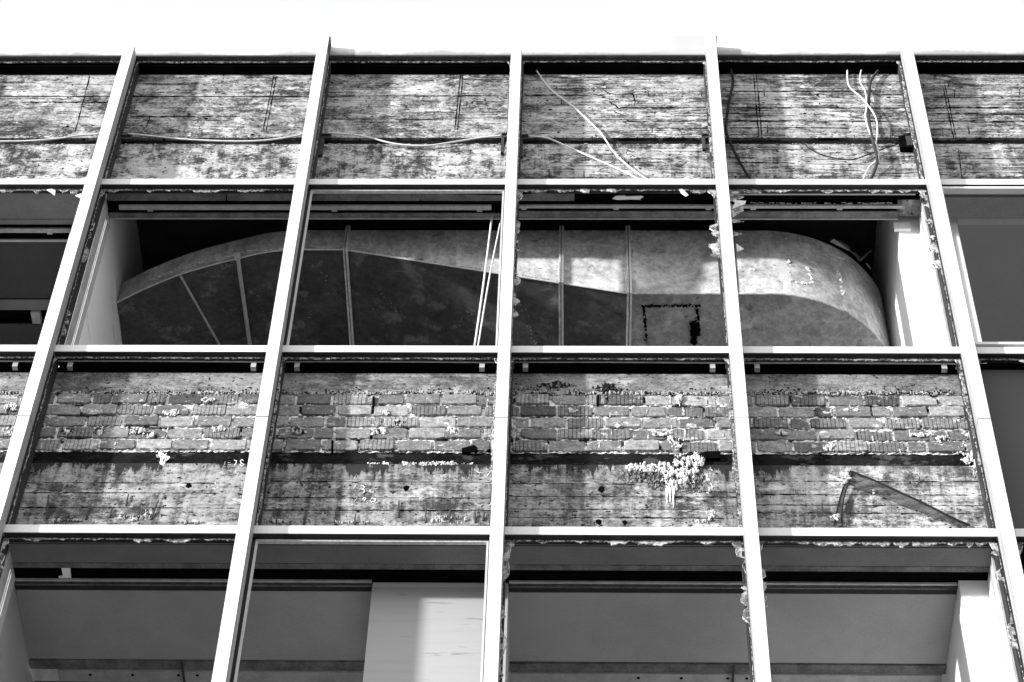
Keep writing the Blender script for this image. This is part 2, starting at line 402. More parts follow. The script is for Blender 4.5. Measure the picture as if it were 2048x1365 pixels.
# storey walls (rows 1 and 3)
WY = 0.23
def px2(pts, Y=WY): return [(at(x, y, Y)[0], at(x, y, Y)[2]) for x, y in pts]
def jitline(p0, p1, n=14, a=0.002):
    return [(p0[0]+(p1[0]-p0[0])*i/n, p0[1]+(p1[1]-p0[1])*i/n+random.uniform(-a, a)) for i in range(n+1)]
w1 = MB()
zg0, zg1 = 15.568, 15.648
w1.box(X[-3]-0.6, X[3]+0.6, WY, 0.375, zg1, 16.487)
w1.box(X[-3]-0.6, X[3]+0.6, WY, 0.375, 14.905, zg0)
w1.cur = 1
w1.box(X[-3]-0.6, X[3]+0.6, WY+0.022, 0.374, zg0+0.0005, zg1-0.0005)   # slot
w1.cur = 2
# board joints, cracks
YR = WY-0.0015
for (a, b) in (((-100, 193), (610, 194)), ((640, 193), (1000, 192)), ((1050, 191), (1210, 191)), ((1240, 216), (1420, 216)), ((1450, 216), (1800, 217)), ((1830, 215), (2100, 216)),
               ((1246, 243), (1420, 242)), ((1300, 257), (1415, 257)), ((1450, 242), (1800, 243)), ((1460, 256), (1700, 257)), ((1450, 183), (1700, 184)), ((1840, 243), (2100, 243)), ((1870, 228), (2100, 229)), ((40, 205), (230, 205)), ((260, 234), (480, 233))):
    p = px2([a, b]); w1.ribbon(jitline(p[0], p[1], 30), 0.010, YR, 0.8)
for (xt, yt, xb, yb) in ((180, 150, 150, 265), (548, 150, 526, 262), (553, 152, 532, 262), (921, 150, 909, 262), (926, 150, 915, 262), (1507, 150, 1518, 278), (1513, 150, 1524, 278), (1884, 165, 1908, 280), (1889, 165, 1913, 280), (1917, 300, 1924, 356), (300, 235, 292, 256)):
    p = px2([(xt, yt), (xb, yb)]); w1.ribbon([(p[0][0]+(p[1][0]-p[0][0])*i/16+random.uniform(-.0015, .0015), p[0][1]+(p[1][1]-p[0][1])*i/16) for i in range(17)], 0.006, YR, 0.7)
for c in ([(1205, 178), (1212, 184), (1220, 188), (1232, 188)], [(1250, 190), (1256, 187), (1264, 187), (1267, 192), (1270, 204), (1268, 212)], [(1205, 201), (1219, 203), (1224, 209), (1231, 211), (1236, 217), (1242, 218)], [(1226, 222), (1233, 226), (1240, 228), (1246, 233)], [(1245, 242), (1252, 247), (1260, 249)], [(1258, 320), (1257, 330), (1261, 336)]):
    w1.ribbon(px2(c), 0.009, YR, 0.4)
for i in range(150):
    x0 = random.uniform(-4.3, 4.3); z0 = random.uniform(15.15, 16.45)
    if x0 < 0.9 and random.random() < 0.55: continue
    L = random.uniform(0.04, 0.45)
    if zg0-0.02 < z0 < zg1+0.02: continue
    w1.ribbon(jitline((x0, z0), (x0+L, z0), 10, 0.0022), random.uniform(0.0025, 0.0055), YR, 0.9)
for c in ((398-263, 253), (135, 254), (1100, 220), (1207, 195), (378, 230), (412, 238), (505, 270), (1635, 190), (1778, 195), (1610, 228), (1650, 245), (1688, 250), (1555, 303), (1700, 330)):
    q = at(c[0], c[1], WY); w1.blob((q.x, WY+0.001, q.z), 0.017, 0.004, 0.012, random.uniform(-.4, .4))
w1o = w1.build('storey_wall', [CONC1, BITUM, VOID], B); w1o['label'] = 'board marked concrete wall with a dark slot along it'
# concrete skin that has spalled, pale ridges above and below the slot
m = MB()
for i in range(420):
    x0 = random.uniform(-4.2, 4.2); up_ = random.random() < 0.6
    z0 = (zg1+abs(random.gauss(0, 0.014))) if up_ else (zg0-abs(random.gauss(0, 0.010)))
    m.blob((x0, WY-0.001, z0), random.uniform(.004, .016), random.uniform(.002, .006), random.uniform(.003, .007), 0)
m.build('mortar_ridge', CRUMB, w1o)
boxo('pocket_shade_block', VOID, B, X[-3]-0.6, X[3]+0.6, 0.2365, 0.60, 16.488, 16.56)  # black block put in for the deep shade under the head
for k in range(-3, 3): boxo('pocket_shade_block', VOID, B, X[k]+0.051, X[k+1]-0.051, 0.16, 0.232, 16.498, 16.53)
# nails in the upper wall
for (x, y) in ((1297, 190), (1403, 190), (1304, 262), (1528, 190), (1663, 192), (1534, 262), (1554, 325), (1908, 190), (2038, 187), (1896, 172), (1937, 264), (1123, 205), (1099, 350), (1168, 352)):
    q = at(x, y, WY); h = random.uniform(0.035, 0.055)
    m = MB(); m.tube([(q.x, WY+0.004, q.z-h*0.5), (q.x, WY-0.018, q.z-h*0.45), (q.x+random.uniform(-.004, .004), WY-0.024, q.z+h*0.5)], 0.0042, 6)
    m.build('nail', DARKM, w1o)
# brackets at the slot ends
for (x0, y0, x1, y1, yy) in ((229, 268, 253, 311, .2), (640, 266, 657, 308, .2), (1037, 268, 1056, 311, .2), (1003, 265, 1014, 303, .2), (1403, 266, 1419, 296, .2)):
    a = at(x0, y0, yy); b = at(x1, y1, yy); xa, xb = min(a.x, b.x), max(a.x, b.x)
    m = MB(); m.box(xa, xb, 0.205, 0.229, a.z-0.055, a.z); m.box(xa, xa+0.45*(xb-xa), 0.206, 0.228, b.z, a.z-0.056); m.box(xa+.005, xb-.005, 0.19, 0.2045, a.z-0.03, a.z-0.02)
    m.build('bracket', DARKM, B)

# row 3 wall
zc0 = 12.813; CH = 0.1066; zb5 = zc0-5*CH; zband = 12.168
w3 = MB()
XL, XR = X[-3]-0.6, X[2]+0.02
w3.box(XL, XR, WY+0.002, 0.372, zc0, 13.020)           # top render
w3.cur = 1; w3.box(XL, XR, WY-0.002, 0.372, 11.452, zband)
w3.cur = 2; w3.box(XL, XR, WY+0.010, 0.371, zband+0.0005, zb5-0.0005)
w3.cur = 3
for z_px, xs in ((966, (-100, 440)), (964, (540, 985)), (968, (1020, 1270)), (963, (1510, 1960)), (984, (1400, 1478)), (990, (1500, 1975)), (996, (530, 985)), (994, (1020, 1478)), (1011, (1500, 1975)), (1021, (530, 985)), (1019, (1020, 1400)), (986, (-60, 450)), (1027, (1500, 1980)), (1036, (1020, 1478)), (1016, (40, 470))):
    p = px2([(xs[0], z_px), (xs[1], z_px+1.5)]); n = 50; P = jitline(p[0], p[1], n, 0.0016)
    i = 0
    while i < n:
        j = min(n, i+random.randint(5, 16)); w3.ribbon(P[i:j+1], random.uniform(0.003, 0.0065), WY-0.0035, 0.9); i = j+random.choice((0, 0, 1, 2))
for (x, y, r_) in ((378, 972, .022), (812, 977, .024), (1203, 979, .026), (660, 975, .010), (1198, 1045, .02), (1250, 1046, .018), (1090, 730, .01)):
    q = at(x, y, WY); w3.blob((q.x, WY-0.001, q.z), r_, 0.004, r_*1.25)
w3o = w3.build('storey_wall', [CONC3T, CONC3, BITUM, VOID], B); w3o['label'] = 'wall of scored brick courses over stained concrete'
# mortar bed and bricks
m = MB()
def mfn(u, v):
    x = XL+(XR-XL)*u; z = zb5+(zc0-zb5)*v
    return (x, WY+0.006+random.uniform(-0.006, 0.008), z)
m.grid(mfn, 500, 40); m.build('mortar', MORTAR, w3o)
bk = MB()
ph = [at(1194.7, 800, WY).x, at(1146.7, 823, WY).x, at(1121, 847, WY).x, at(1148, 871, WY).x, at(1124, 894, WY).x]
for r_ in range(5):
    z1 = zc0-r_*CH-0.004; z0 = zc0-(r_+1)*CH+0.011
    x = ph[r_]-0.22*math.ceil((ph[r_]-XL)/0.22)
    while x < XR:
        L = 0.22
        if random.random() < 0.10: L = 0.12
        x0, x1 = x+0.006+random.uniform(-.002, .004), x+L-0.007+random.uniform(-.005, .003)
        x += L
        x0c, x1c = max(x0, XL), min(x1, XR-0.001)
        if x1c-x0c < 0.02: continue
        t = random.choice((0.15, 0.18, 0.21, 0.24, 0.26, 0.30)) * random.uniform(.8, 1.15)
        if random.random() < 0.08: t *= 0.45
        bk.tone = (t, 1.0 if random.random() < 0.33 else random.uniform(0, .2), 0, 1)
        yf = WY-0.006+random.uniform(-0.006, 0.006); tilt = random.uniform(-.002, .002)
        zz0, zz1 = z0+random.uniform(-.003, .003), z1+random.uniform(-.003, .003)
        nx = 8
        # rounded, chipped outline
        top = [(x0c+(x1c-x0c)*i/nx, zz1-(random.random()**3)*0.007-(0.004 if i in (0, nx) else 0)) for i in range(nx+1)]
        bot = [(x0c+(x1c-x0c)*i/nx, zz0+(random.random()**3)*0.007+(0.004 if i in (0, nx) else 0)) for i in range(nx, -1, -1)]
        if random.random() < 0.22:          # broken corner
            c = random.uniform(.012, .045); s_ = random.randint(0, 1)
            if s_: top = [(px, pz) for px, pz in top if px < x1c-c]+[(x1c-c*.5, zz1-c*.6), (x1c, zz1-c)]
            else: bot = [(px, pz) for px, pz in bot if px > x0c+c]+[(x0c+c*.5, zz0+c*.5), (x0c, zz0+c)]
        poly = top+bot; ins = 0.003; cx, cz = (x0c+x1c)/2, (zz0+zz1)/2
        inner = [(cx+(px-cx)*(1-ins/abs((x1c-x0c)/2)), cz+(pz-cz)*(1-ins/abs((zz1-zz0)/2))) for px, pz in poly]
        n = len(poly)
        vs = [(p[0], yf+tilt, p[1]) for p in inner]+[(p[0], yf+0.004, p[1]) for p in poly]+[(p[0], WY+0.06, p[1]) for p in poly]
        bk.add(vs, [tuple(range(n-1, -1, -1))]+[(i, (i+1) % n, (i+1) % n+n, i+n) for i in range(n)]+[(i+n, (i+1) % n+n, (i+1) % n+2*n, i+2*n) for i in range(n)])
bk.build('brick_course', BRICK, w3o)
# mortar snots squeezed out
m = MB()
for i in range(330):
    r_ = random.randint(0, 5); z = zc0-r_*CH+random.gauss(0, 0.006)+0.003; x = random.uniform(XL, XR-.02)
    m.blob((x, WY-0.002, z), random.uniform(.006, .028), random.uniform(.003, .009), random.uniform(.002, .005), random.uniform(-.15, .15))
for r_ in range(5):
    x = ph[r_]-0.22*20
    while x < XR-.02:
        if x > XL and random.random() < .75:
            for q in range(random.randint(1, 3)):
                m.blob((x+random.gauss(0, .002), WY-0.001, zc0-(r_+random.uniform(.15, .85))*CH), random.uniform(.004, .008), random.uniform(.003, .009), random.uniform(.010, .03), random.uniform(-.1, .1))
        x += 0.22
m.build('mortar_joint', CRUMB, w3o)
# dark cavities in the brickwork
def darkpoly(pts, name='hole', Y=WY-0.013, par=w3o, mat=VOID):
    P = px2(pts, Y); mm = MB(); mm.prism(P, Y, Y+0.02); return mm.build(name, mat, par)
darkpoly([(923, 904), (924, 896), (934, 894), (947, 890), (952, 893), (955, 900), (950, 903), (938, 905)])
darkpoly([(1409, 903), (1440, 902), (1441, 916), (1410, 917)])
darkpoly([(974, 900), (984, 896), (985, 899), (977, 901)])
darkpoly([(1194, 789), (1199, 789), (1198, 812), (1193, 812)])
darkpoly([(745, 793), (750, 793), (749, 811), (744, 811)]); darkpoly([(663, 881), (667, 881), (666, 903), (662, 903)])
darkpoly([(1928, 815), (1934, 818), (1940, 840), (1932, 838)])
# rubble crust along the top render / first course line, and base debris
def crumbs(n, xr, yr, size, mat, name, dens=None, yoff=-0.002, par=w3o):
    mm = MB()
    for i in range(n):
        px, py = random.uniform(*xr), (random.gauss(*yr))
        q = at(px, py, WY); s_ = random.uniform(*size)
        mm.blob((q.x, WY+yoff-s_*0.3, q.z), s_*random.uniform(.6, 1.5), s_*0.8, s_*random.uniform(.5, 1.0), random.uniform(-1, 1))
    return mm.build(name, mat, par)
crumbs(420, (-60, 1935), (787, 3.2), (.002, .005), CRUMB, 'rubble_edge')
crumbs(520, (-60, 1935), (786, 5.0), (.002, .007), BITUM, 'dark_rubble')
# plaster smears: thin lumpy sheets stuck to the wall, pale with dark pits
from mathutils import noise as NZ
def smear(shape, seed, Y=None, step=0.75, hgt=0.012, bias=0.0, dark=0.0, wh=0.80, name='plaster_smear', par=None, sx=1.0, sy=1.0):
    """shape: list of (cx, cy, rx, ry) ellipses in wall coordinates given through the pixel helper"""
    Y = WY if Y is None else Y
    x0 = min(c[0]-c[2]*1.5 for c in shape); x1 = max(c[0]+c[2]*1.5 for c in shape)
    y0 = min(c[1]-c[3]*1.5 for c in shape); y1 = max(c[1]+c[3]*1.5 for c in shape)
    nx, ny = int((x1-x0)/step), int((y1-y0)/step); H = {}; P = []
    for j in range(ny+1):
        for i in range(nx+1):
            px, py = x0+i*step, y0+j*step; q = at(px, py, Y)
            m_ = max(1-((px-c[0])/c[2])**2-((py-c[1])/c[3])**2 for c in shape)
            n1 = NZ.fractal(Vector((q.x*22*sx, seed, q.z*26*sy)), 0.6, 2.1, 5); n2 = NZ.fractal(Vector((q.x*62, seed+5, q.z*24)), 0.55, 2.3, 5)
            mk = m_*0.8+n1*0.95+n2*0.35+bias*(m_ > -0.25)
            h = min(1.0, max(-0.6, mk))*hgt*0.7+n2*hgt*0.6*(mk > 0)
            P.append((q.x, Y-h, q.z)); 
            d = n2*0.9+n1*0.5-dark
            H[(i, j)] = (mk, wh if d > -0.05 else (0.12 if d > -0.22 else 0.015))
    mm = MB(); w_ = nx+1
    b0 = len(mm.v); mm.v += P
    for j in range(ny):
        for i in range(nx):
            k4 = [(i, j), (i+1, j), (i+1, j+1), (i, j+1)]
            if min(H[k][0] for k in k4) < 0.02: continue
            mm.f.append(tuple(k[1]*w_+k[0] for k in k4)); mm.mi.append(0); t_ = sum(H[k][1] for k in k4)/4; mm.col.append((t_, t_, t_, 1))
    used = sorted({v for f in mm.f for v in f}); rm = {v: n_ for n_, v in enumerate(used)}
    mm.v = [mm.v[v] for v in used]; mm.f = [tuple(rm[v] for v in f) for f in mm.f]
    if not mm.f: return None
    o = mm.build(name, SMEAR, par or w3o); o['kind'] = 'stuff'; return o
def smear_mat():
    t = NT('lumpy_plaster'); a = t.attr('tone'); n = t.noise(60.0, 1.0, 5, 0.7)
    return t.fin(t.math('MULTIPLY', a[0], t.mix(0.7, 1.1, t.step(n, 0.4, 0.6))), 0.95, 0, t.bump(n, 0.7, 0.006), 0.1)
SMEAR = smear_mat()
smear([(1285, 954, 40, 13), (1330, 962, 38, 15), (1388, 962, 28, 24)], 3.1, dark=0.35, bias=0.25, wh=0.25, hgt=0.008)
smear([(1290, 936, 34, 9), (1330, 938, 30, 11), (1372, 938, 27, 26), (1345, 962, 13, 22), (1392, 922, 16, 15), (1360, 952, 30, 20)], 7.7, dark=-0.12, bias=0.22, wh=0.80, hgt=0.016, Y=WY-0.004)
mm = MB()
for x_, y1_ in ((1334, 1008), (1340, 1004), (1347, 1016)):
    P = [at(x_+random.uniform(-.8, .8), 976+(y1_-976)*i/7, WY-0.005) for i in range(8)]; mm.tube(P, [.008, .008, .007, .006, .005, .004, .003, .002], 6)
mm.build('plaster_drip', CHALK, w3o)
smear([(842, 928, 88, 4.2)], 1.3, dark=0.0, wh=0.7, hgt=0.010)
smear([(326, 914, 12, 10), (326, 924, 6, 8)], 4.2, dark=-0.3, wh=0.8, hgt=0.006)
smear([(1938, 912, 14, 16), (1922, 897, 24, 8), (1952, 935, 8, 22)], 6.4, dark=-0.2, wh=0.72, hgt=0.010)
smear([(1420, 965, 8, 26), (1424, 1030, 12, 12)], 8.8, dark=0.1, wh=0.6, hgt=0.006)
smear([(478, 948, 14, 10), (436, 968, 7, 18)], 9.9, dark=0.15, wh=0.45, hgt=0.004)
smear([(880, 955, 34, 8)], 12.2, dark=0.1, wh=0.42, hgt=0.003)
for n_, (cx, cy, rx, ry, dk) in enumerate(((135, 862, 16, 8, .25), (190, 824, 14, 6, -.2), (195, 862, 16, 8, .1), (275, 862, 13, 7, .0), (300, 872, 16, 8, .3), (436, 858, 12, 7, .2), (345, 826, 18, 5, -.2), (415, 800, 16, 5, .0), (755, 863, 18, 8, .05), (905, 862, 14, 8, .1), (598, 862, 14, 8, .3), (800, 845, 16, 6, .1), (770, 826, 8, 5, -.2), (1352, 884, 16, 12, -.05), (1358, 800, 7, 10, -.2), (1022, 848, 14, 12, -.3), (1028, 875, 12, 8, .2), (1145, 822, 12, 6, .0), (1235, 850, 8, 5, -.2), (1320, 868, 22, 5, .0), (1700, 820, 16, 4, -.1), (1840, 870, 20, 5, -.1), (1885, 880, 14, 8, -.2), (1560, 868, 18, 4, .1), (1660, 895, 16, 6, .1), (60, 880, 12, 8, .1), (20, 815, 16, 12, -.1), (25, 860, 14, 8, .2))):
    smear([(cx, cy, rx, ry)], 20+n_*1.7, dark=dk, wh=0.68, hgt=0.010, Y=WY-0.009)
smear([(1212, 776, 20, 9), (1235, 783, 14, 5)], 31.0, dark=0.75, wh=0.3, hgt=0.008)
smear([(1110, 770, 34, 9)], 33.0, dark=0.55, wh=0.3, hgt=0.003)
for n_, (cx, cy, rx, ry) in enumerate(((265, 1036, 34, 7), (300, 1030, 16, 8), (900, 1040, 40, 7), (130, 1044, 60, 4), (560, 1044, 36, 4), (1410, 1042, 18, 6), (380, 1046, 40, 3), (700, 1046, 50, 3))):
    smear([(cx, cy, rx, ry)], 50+n_*2.3, dark=0.12, wh=0.6, hgt=0.014)
# ragged cement crust over the first brick course
for n_, cx in enumerate(range(-40, 1940, 66)):
    smear([(cx, 787, 44, 4.0)], 70+n_*1.9, dark=0.18, wh=0.42, hgt=0.009)
# rebar stubs and bent nails at the foot
for (x0, y0, x1, y1) in ((190, 962, 188, 972), (97, 990, 94, 1038), (138, 1028, 133, 1042), (181, 1009, 172, 1040), (225, 1016, 219, 1036), (257, 989, 252, 1012), (285, 1016, 283, 1034), (317, 1001, 302, 1040), (598, 958, 605, 972), (612, 1026, 608, 1048), (671, 1024, 671, 1050), (711, 1028, 709, 1050), (798, 1003, 797, 1036), (852, 1018, 851, 1046), (901, 1018, 899, 1046), (950, 1020, 951, 1046), (969, 1025, 966, 1042), (1528, 955, 1528, 964), (1839, 955, 1839, 966)):
    a, b = at(x0, y0, WY-0.012), at(x1, y1, WY-0.004); mm = MB(); mm.tube([a, a.lerp(b, .5)+Vector((0, -.004, 0)), b], [.0035, .005, .0065], 6); mm.build('rebar_stub', DARKM, w3o)
# chalk figures
def strokes(name, S):
    mm = MB()
    for st in S:
        P = px2(st, WY-0.004); mm.ribbon(P, 0.0055, WY-0.006, 0.3, 0.002)
    o = mm.build(name, CHALK, w3o); return o
strokes('chalk_figures', [[(712.5, 970.5), (706.5, 979)], [(721, 971), (726, 972), (729, 975), (727, 978), (722, 978.5), (728, 980), (729, 984), (725, 988)], [(744, 981), (740, 980.5), (740, 985), (745, 985.5), (747, 981), (746, 989)], [(730, 968), (733, 970)], [(741, 967), (742, 971)]])
strokes('chalk_figures', [[(714.5, 997), (708.5, 1004)], [(724, 1001), (728, 996), (733, 997), (728, 1001), (725, 1001)], [(733, 997), (726, 1006)], [(740, 1001), (744, 997), (751, 998), (750, 1003), (743, 1005), (740, 1001)]])
strokes('chalk_figures', [[(944, 936), (943.5, 953)], [(953, 944), (958, 945.5), (967, 947)], [(961, 944), (957, 953)], [(972, 938), (977, 940)], [(974, 945), (980, 945), (974, 953)]])
strokes('chalk_figures', [[(450.2, 924), (449.2, 931)], [(455.5, 926), (461, 926)], [(455.5, 930), (462, 930)], [(467.5, 920.5), (473, 922.5), (472, 927), (468.5, 931), (474.5, 931)], [(487.5, 923), (484, 919.5), (480.5, 923), (483, 927), (488, 930), (484, 933), (480, 930.5), (484, 926)]])
boxo('pocket_shade_block', VOID, B, XL, XR, 0.234, 0.60, 13.0205, 13.075)  # black block paints the pocket shade above the brickwork
# spandrel panel behind the rightmost bay
boxo('spandrel_panel', PANEL, B, X[2]+0.0505, X[3]+0.6, 0.20, 0.24, 11.46, 13.03)
boxo('pocket_shade_block', VOID, B, X[2]+0.0505, X[3]+0.6, 0.175, 0.236, 13.031, 13.06)  # same painted pocket shade over the panel

# slabs, rooms --------------------------------------------------------------
boxo('floor_slab', FLOORM, B, -4.8, 4.8, 0.38, 4.2, 13.08, 13.16)
boxo('floor_slab', FLOORM, B, -4.8, 4.8, 0.38, 4.2, 9.3, 9.5)
boxo('lower_wall', LOWER, B, -4.8, 4.8, 0.24, 0.38, 0.0, 9.55)
boxo('ceiling', ROOMD, B, -4.8, 4.8, 0.378, 4.2, 15.80, 15.9)
boxo('back_wall', ROOMD, B, -4.8, 4.8, 2.7, 2.8, 13.16, 15.80)
boxo('back_wall', PLASTG, B, -4.8, 4.8, 3.3, 3.4, 9.5, 11.60)
for xx in (-4.8, 4.72): boxo('end_wall', PLASTG, B, xx, xx+0.08, 0.2, 4.2, 0.0, 16.5)
# lintel cores above rows 2 and 4 openings
boxo('lintel_core', VOID, B, -2.76, 2.585, 0.24, 0.40, 14.896, 14.904)
# row 2 cross walls
def crosswall(name, mat, x0, x1, y0, z0, z1, label=None):
    mm = MB(); mm.box(x0, x1, y0, 3.2, z0, z1); o = mm.build(name, mat, B)
    if label: o['label'] = label
    return o
crosswall('partition_wall', PLASTER, -3.0, -2.762, 0.435, 13.16, 15.80)
crosswall('partition_wall', PLASTER, 2.60, 3.0, 0.430, 13.16, 15.80)
crosswall('partition_wall', COLP, -3.0, -2.762, 0.50, 9.5, 11.60)
crosswall('partition_wall', PLASTER, 2.585, 2.93, 0.45, 9.5, 11.60)
for (x0, x1, y0, y1) in ((2.60, 2.66, 0.405, 0.429),):
    boxo('corbel_block', PLASTER, B, x0-0.03, x1+0.02, y0, y1, 14.80, 14.875)
# reveal strips by the mullions of the duct room
for (xa, xb) in ((-2.7495, -2.738), (2.738, 2.7495)):
    for (y0, y1, mt) in ((0.216, 0.30, GREYM), (0.315, 0.33, RAILM), (0.345, 0.43, PLASTG)):
        for (za, zb_) in ((T2+0.08, 14.87), (9.6, 11.40)):
            boxo('reveal_strip', mt, B, xa, xb, y0, y1, za, zb_)
mm = MB()
for i in range(2): mm.tube([(2.79-0.0, 0.0, 0.0)]*0 or [at(1858+i*7, 520, .40), at(1892+i*7, 690, .40)], 0.0045, 6)
mm.build('conduit_line', DARKM, B)
# column, row 4
co = boxo('column', COLP, B, -0.716, 0.054, 0.475, 0.95, 9.5, 11.425); co['label'] = 'white plaster column with scuff lines'
boxo('column_cap', PLASTG, co, -0.712, 0.05, 0.469, 0.4745, 11.395, 11.424)

# head of row 2 (duct room)
zs = T1
mm = MB()
def sag(u, v):
    x = -2.735+(0.42+2.735)*u; y = 0.163+(0.238-0.163)*v
    s_ = -0.045*max(0, min(1, (x+0.9)/0.75))*max(0, min(1, (0.30-x)/0.3)) if x > -0.9 else 0
    return (x, y, zs+0.003+s_*(1-v)*0.9)
mm.grid(sag, 40, 2)
o = mm.build('soffit_board', BOARD, B)
for xj in (-1.36, -0.62, -1.93): boxo('board_joint', VOID, o, xj, xj+0.006, 0.160, 0.236, zs+0.0000, zs+0.0015)
boxo('lintel_soffit', VOID, B, -2.735, 2.735, 0.140, 0.238, zs+0.020, zs+0.0235)
boxo('metal_head_strip', GREYM, B, X[0]+0.06, 1.45, 0.1365, 0.160, zs+0.002, zs+0.010)
boxo('metal_head_strip', PLASTG, B, X[1]+0.06, 2.70, 0.1365, 0.190, zs+0.004, zs+0.010)
mm = MB(); a = atz(1195, 398, zs); mm.prism([(0.70, 0.202), (0.76, 0.200), (0.765, 0.207), (0.87, 0.203), (0.885, 0.212), (0.862, 0.222), (0.865, 0.233), (0.80, 0.230), (0.71, 0.234), (0.675, 0.225)], zs+0.010, zs+0.018, 'z'); mm.build('pale_plaster_patch', PLASTER, B)
boxo('lintel_edge', BOARD, B, -2.735, 0.02, 0.335, 0.372, zs-0.004, zs+0.006); boxo('lintel_edge_lip', RAILM, B, -2.735, 0.02, 0.3725, 0.380, zs-0.012, zs+0.004)
boxo('lintel_edge', BOARD, B, 0.021, 2.60, 0.318, 0.372, zs-0.004, zs+0.006); boxo('lintel_edge_lip', RAILM, B, 0.021, 2.60, 0.3725, 0.380, zs-0.012, zs+0.004)
def rail(name, label, x0, x1, y0, y1, z, clips, mat=RAILM, h=0.018, group=None, clipmat=None):
    t = thing(name, label, 'rail', ((x0+x1)/2, (y0+y1)/2, z), group)
    mm = MB(); mm.box(x0, x1, y0, y1, z-h, z); mm.build('rail_profile', mat, t)
    for cx in clips:
        mm = MB(); mm.box(cx-0.018, cx+0.018, y0-0.004, y1+0.010, z-h-0.004, z-h-0.0005); mm.box(cx-0.018, cx+0.018, y1+0.0105, y1+0.013, z-h, z+0.02)
        mm.build('clip', clipmat or mat, t)
    return t
rail('curtain_rail', 'pale curtain rail under the window head left of the two white rods', -2.66, -0.14, 0.266, 0.300, zs+0.002, [-2.45, -1.20, -0.22])
rail('curtain_rail', 'pale curtain rail above the duct right of the centre mullion', -0.02, 2.62, 0.263, 0.285, zs+0.002, [0.08, 0.70, 1.32, 1.62, 2.2])
# broken edge debris, bay 5 head
mm = MB()
for i in range(60):
    x_ = random.uniform(1.5, 2.65); mm.blob((x_, random.uniform(.25, .262), zs+0.004), random.uniform(.004, .02), .004, .004)
mm.build('loose_rubble', CRUMB, B)

# left room, row 2 (bay 0)
Lx0, Lx1 = -4.7, -3.001
boxo('soffit_board', BOARDB, B, Lx0, -2.86, 0.165, 0.385, zs, zs+0.01)
boxo('soffit_board', BOARDB, B, Lx0, -2.86, 0.389, 0.430, zs-0.002, zs+0.01)
boxo('lintel_soffit', VOID, B, Lx0, -2.86, 0.12, 0.60, zs+0.02, zs+0.03)
boxo('plaster_edge', PLASTG, B, Lx0, Lx1, 0.560, 0.576, zs-0.004, zs+0.01)
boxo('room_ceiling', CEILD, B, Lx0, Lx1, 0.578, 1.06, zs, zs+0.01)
boxo('ceiling_board', BOARDB, B, Lx0, Lx1, 1.070, 1.155, zs-0.012, zs+0.0)
boxo('ceiling_slot', VOID, B, Lx0, Lx1, 1.156, 1.29, zs+0.06, zs+0.07)
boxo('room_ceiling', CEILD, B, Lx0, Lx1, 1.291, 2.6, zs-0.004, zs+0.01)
rail('curtain_rail', 'thin pale rail with one clip in the far left window', Lx0, -3.02, 0.462, 0.492, zs+0.004, [-3.16])
t = thing('ceiling_lamp_fitting', 'small pale boxy fitting hanging in the dark ceiling slot at far left', 'light fitting', (-3.35, 1.22, zs))
boxo('fitting_body', RAILM, t, -3.385, -3.325, 1.172, 1.27, zs-0.02, zs+0.03); boxo('end_cap', BOARDB, t, -3.383, -3.327, 1.160, 1.1715, zs-0.018, zs+0.03)
# right room, row 2 (bay 5)
boxo('soffit_board', ROOMD, B, 2.86, 4.7, 0.165, 0.378, zs, zs+0.01)
boxo('plaster_edge', BOARDB, B, 3.001, 4.7, 0.382, 0.43, zs-0.002, zs+0.01)
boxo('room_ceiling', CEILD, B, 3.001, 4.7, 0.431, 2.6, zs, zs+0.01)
# window frames kept (third bay rows 2, 4; rightmost bay row 2)
def frame(x0, x1, z0, z1, y0, y1, w, mat, name='window_frame', lab=None):
    mm = MB(); mm.box(x0, x1, y0, y1, z1-w, z1); mm.box(x0, x1, y0, y1, z0, z0+w)
    mm.box(x0, x0+w, y0, y1, z0+w+.0005, z1-w-.0005); mm.box(x1-w, x1, y0, y1, z0+w+.0005, z1-w-.0005)
    o = mm.build(name, mat, B)
    if lab: o['label'] = lab
    return o
frame(X[-1]+0.046, X[0]-0.046, T2+TH+0.002, T1-0.008, 0.137, 0.160, 0.016, FRAME)
frame(X[-1]+0.046, X[0]-0.046, T4+TH+0.002, T3-0.008, 0.137, 0.160, 0.016, FRAME)
wf = frame(X[2]+HW+0.002, X[3]-HW-0.002, T2+TH+0.010, T1-0.045, 0.086, 0.134, 0.022, WHITE, lab='bright white window frame')
boxo('pane', PANE, wf, X[2]+HW+0.026, X[3]-HW-0.026, 0.118, 0.122, T2+TH+0.034, T1-0.069)

# row 4 head and ceilings
z4 = T3
boxo('soffit_board', BOARD if False else BOARDB, B, -2.76, 2.78, 0.190, 0.329, z4, z4+0.01)
boxo('metal_head_strip', GREYM, B, -2.76, 2.78, 0.160, 0.184, z4+0.004, z4+0.012)
boxo('soffit_lip', BOARD, B, -2.76, 2.78, 0.333, 0.371, z4-0.001, z4+0.008)
boxo('lintel_soffit', VOID, B, -4.7, 4.7, 0.140, 0.60, z4+0.013, z4+0.022)
for (x0, x1) in ((-2.757, -0.72), (0.058, 2.58)):
    boxo('ceiling_track', GREYM, B, x0, x1, 0.462, 0.476, z4-0.002, z4+0.01)
    boxo('ceiling_track', DARKM, B, x0, x1, 0.478, 0.498, z4+0.002, z4+0.01)
    boxo('ceiling_track', BOARD, B, x0, x1, 0.500, 0.508, z4-0.001, z4+0.009)
    boxo('ceiling_track', GASKET_SHADE, B, x0, x1, 0.510, 0.545, z4+0.001, z4+0.010)
boxo('room_ceiling', CEIL, B, -2.757, 2.58, 0.547, 1.10, z4, z4+0.012)
boxo('ceiling_beam', BOARD, B, -2.757, 2.58, 1.108, 1.175, z4-0.01, z4+0.012)
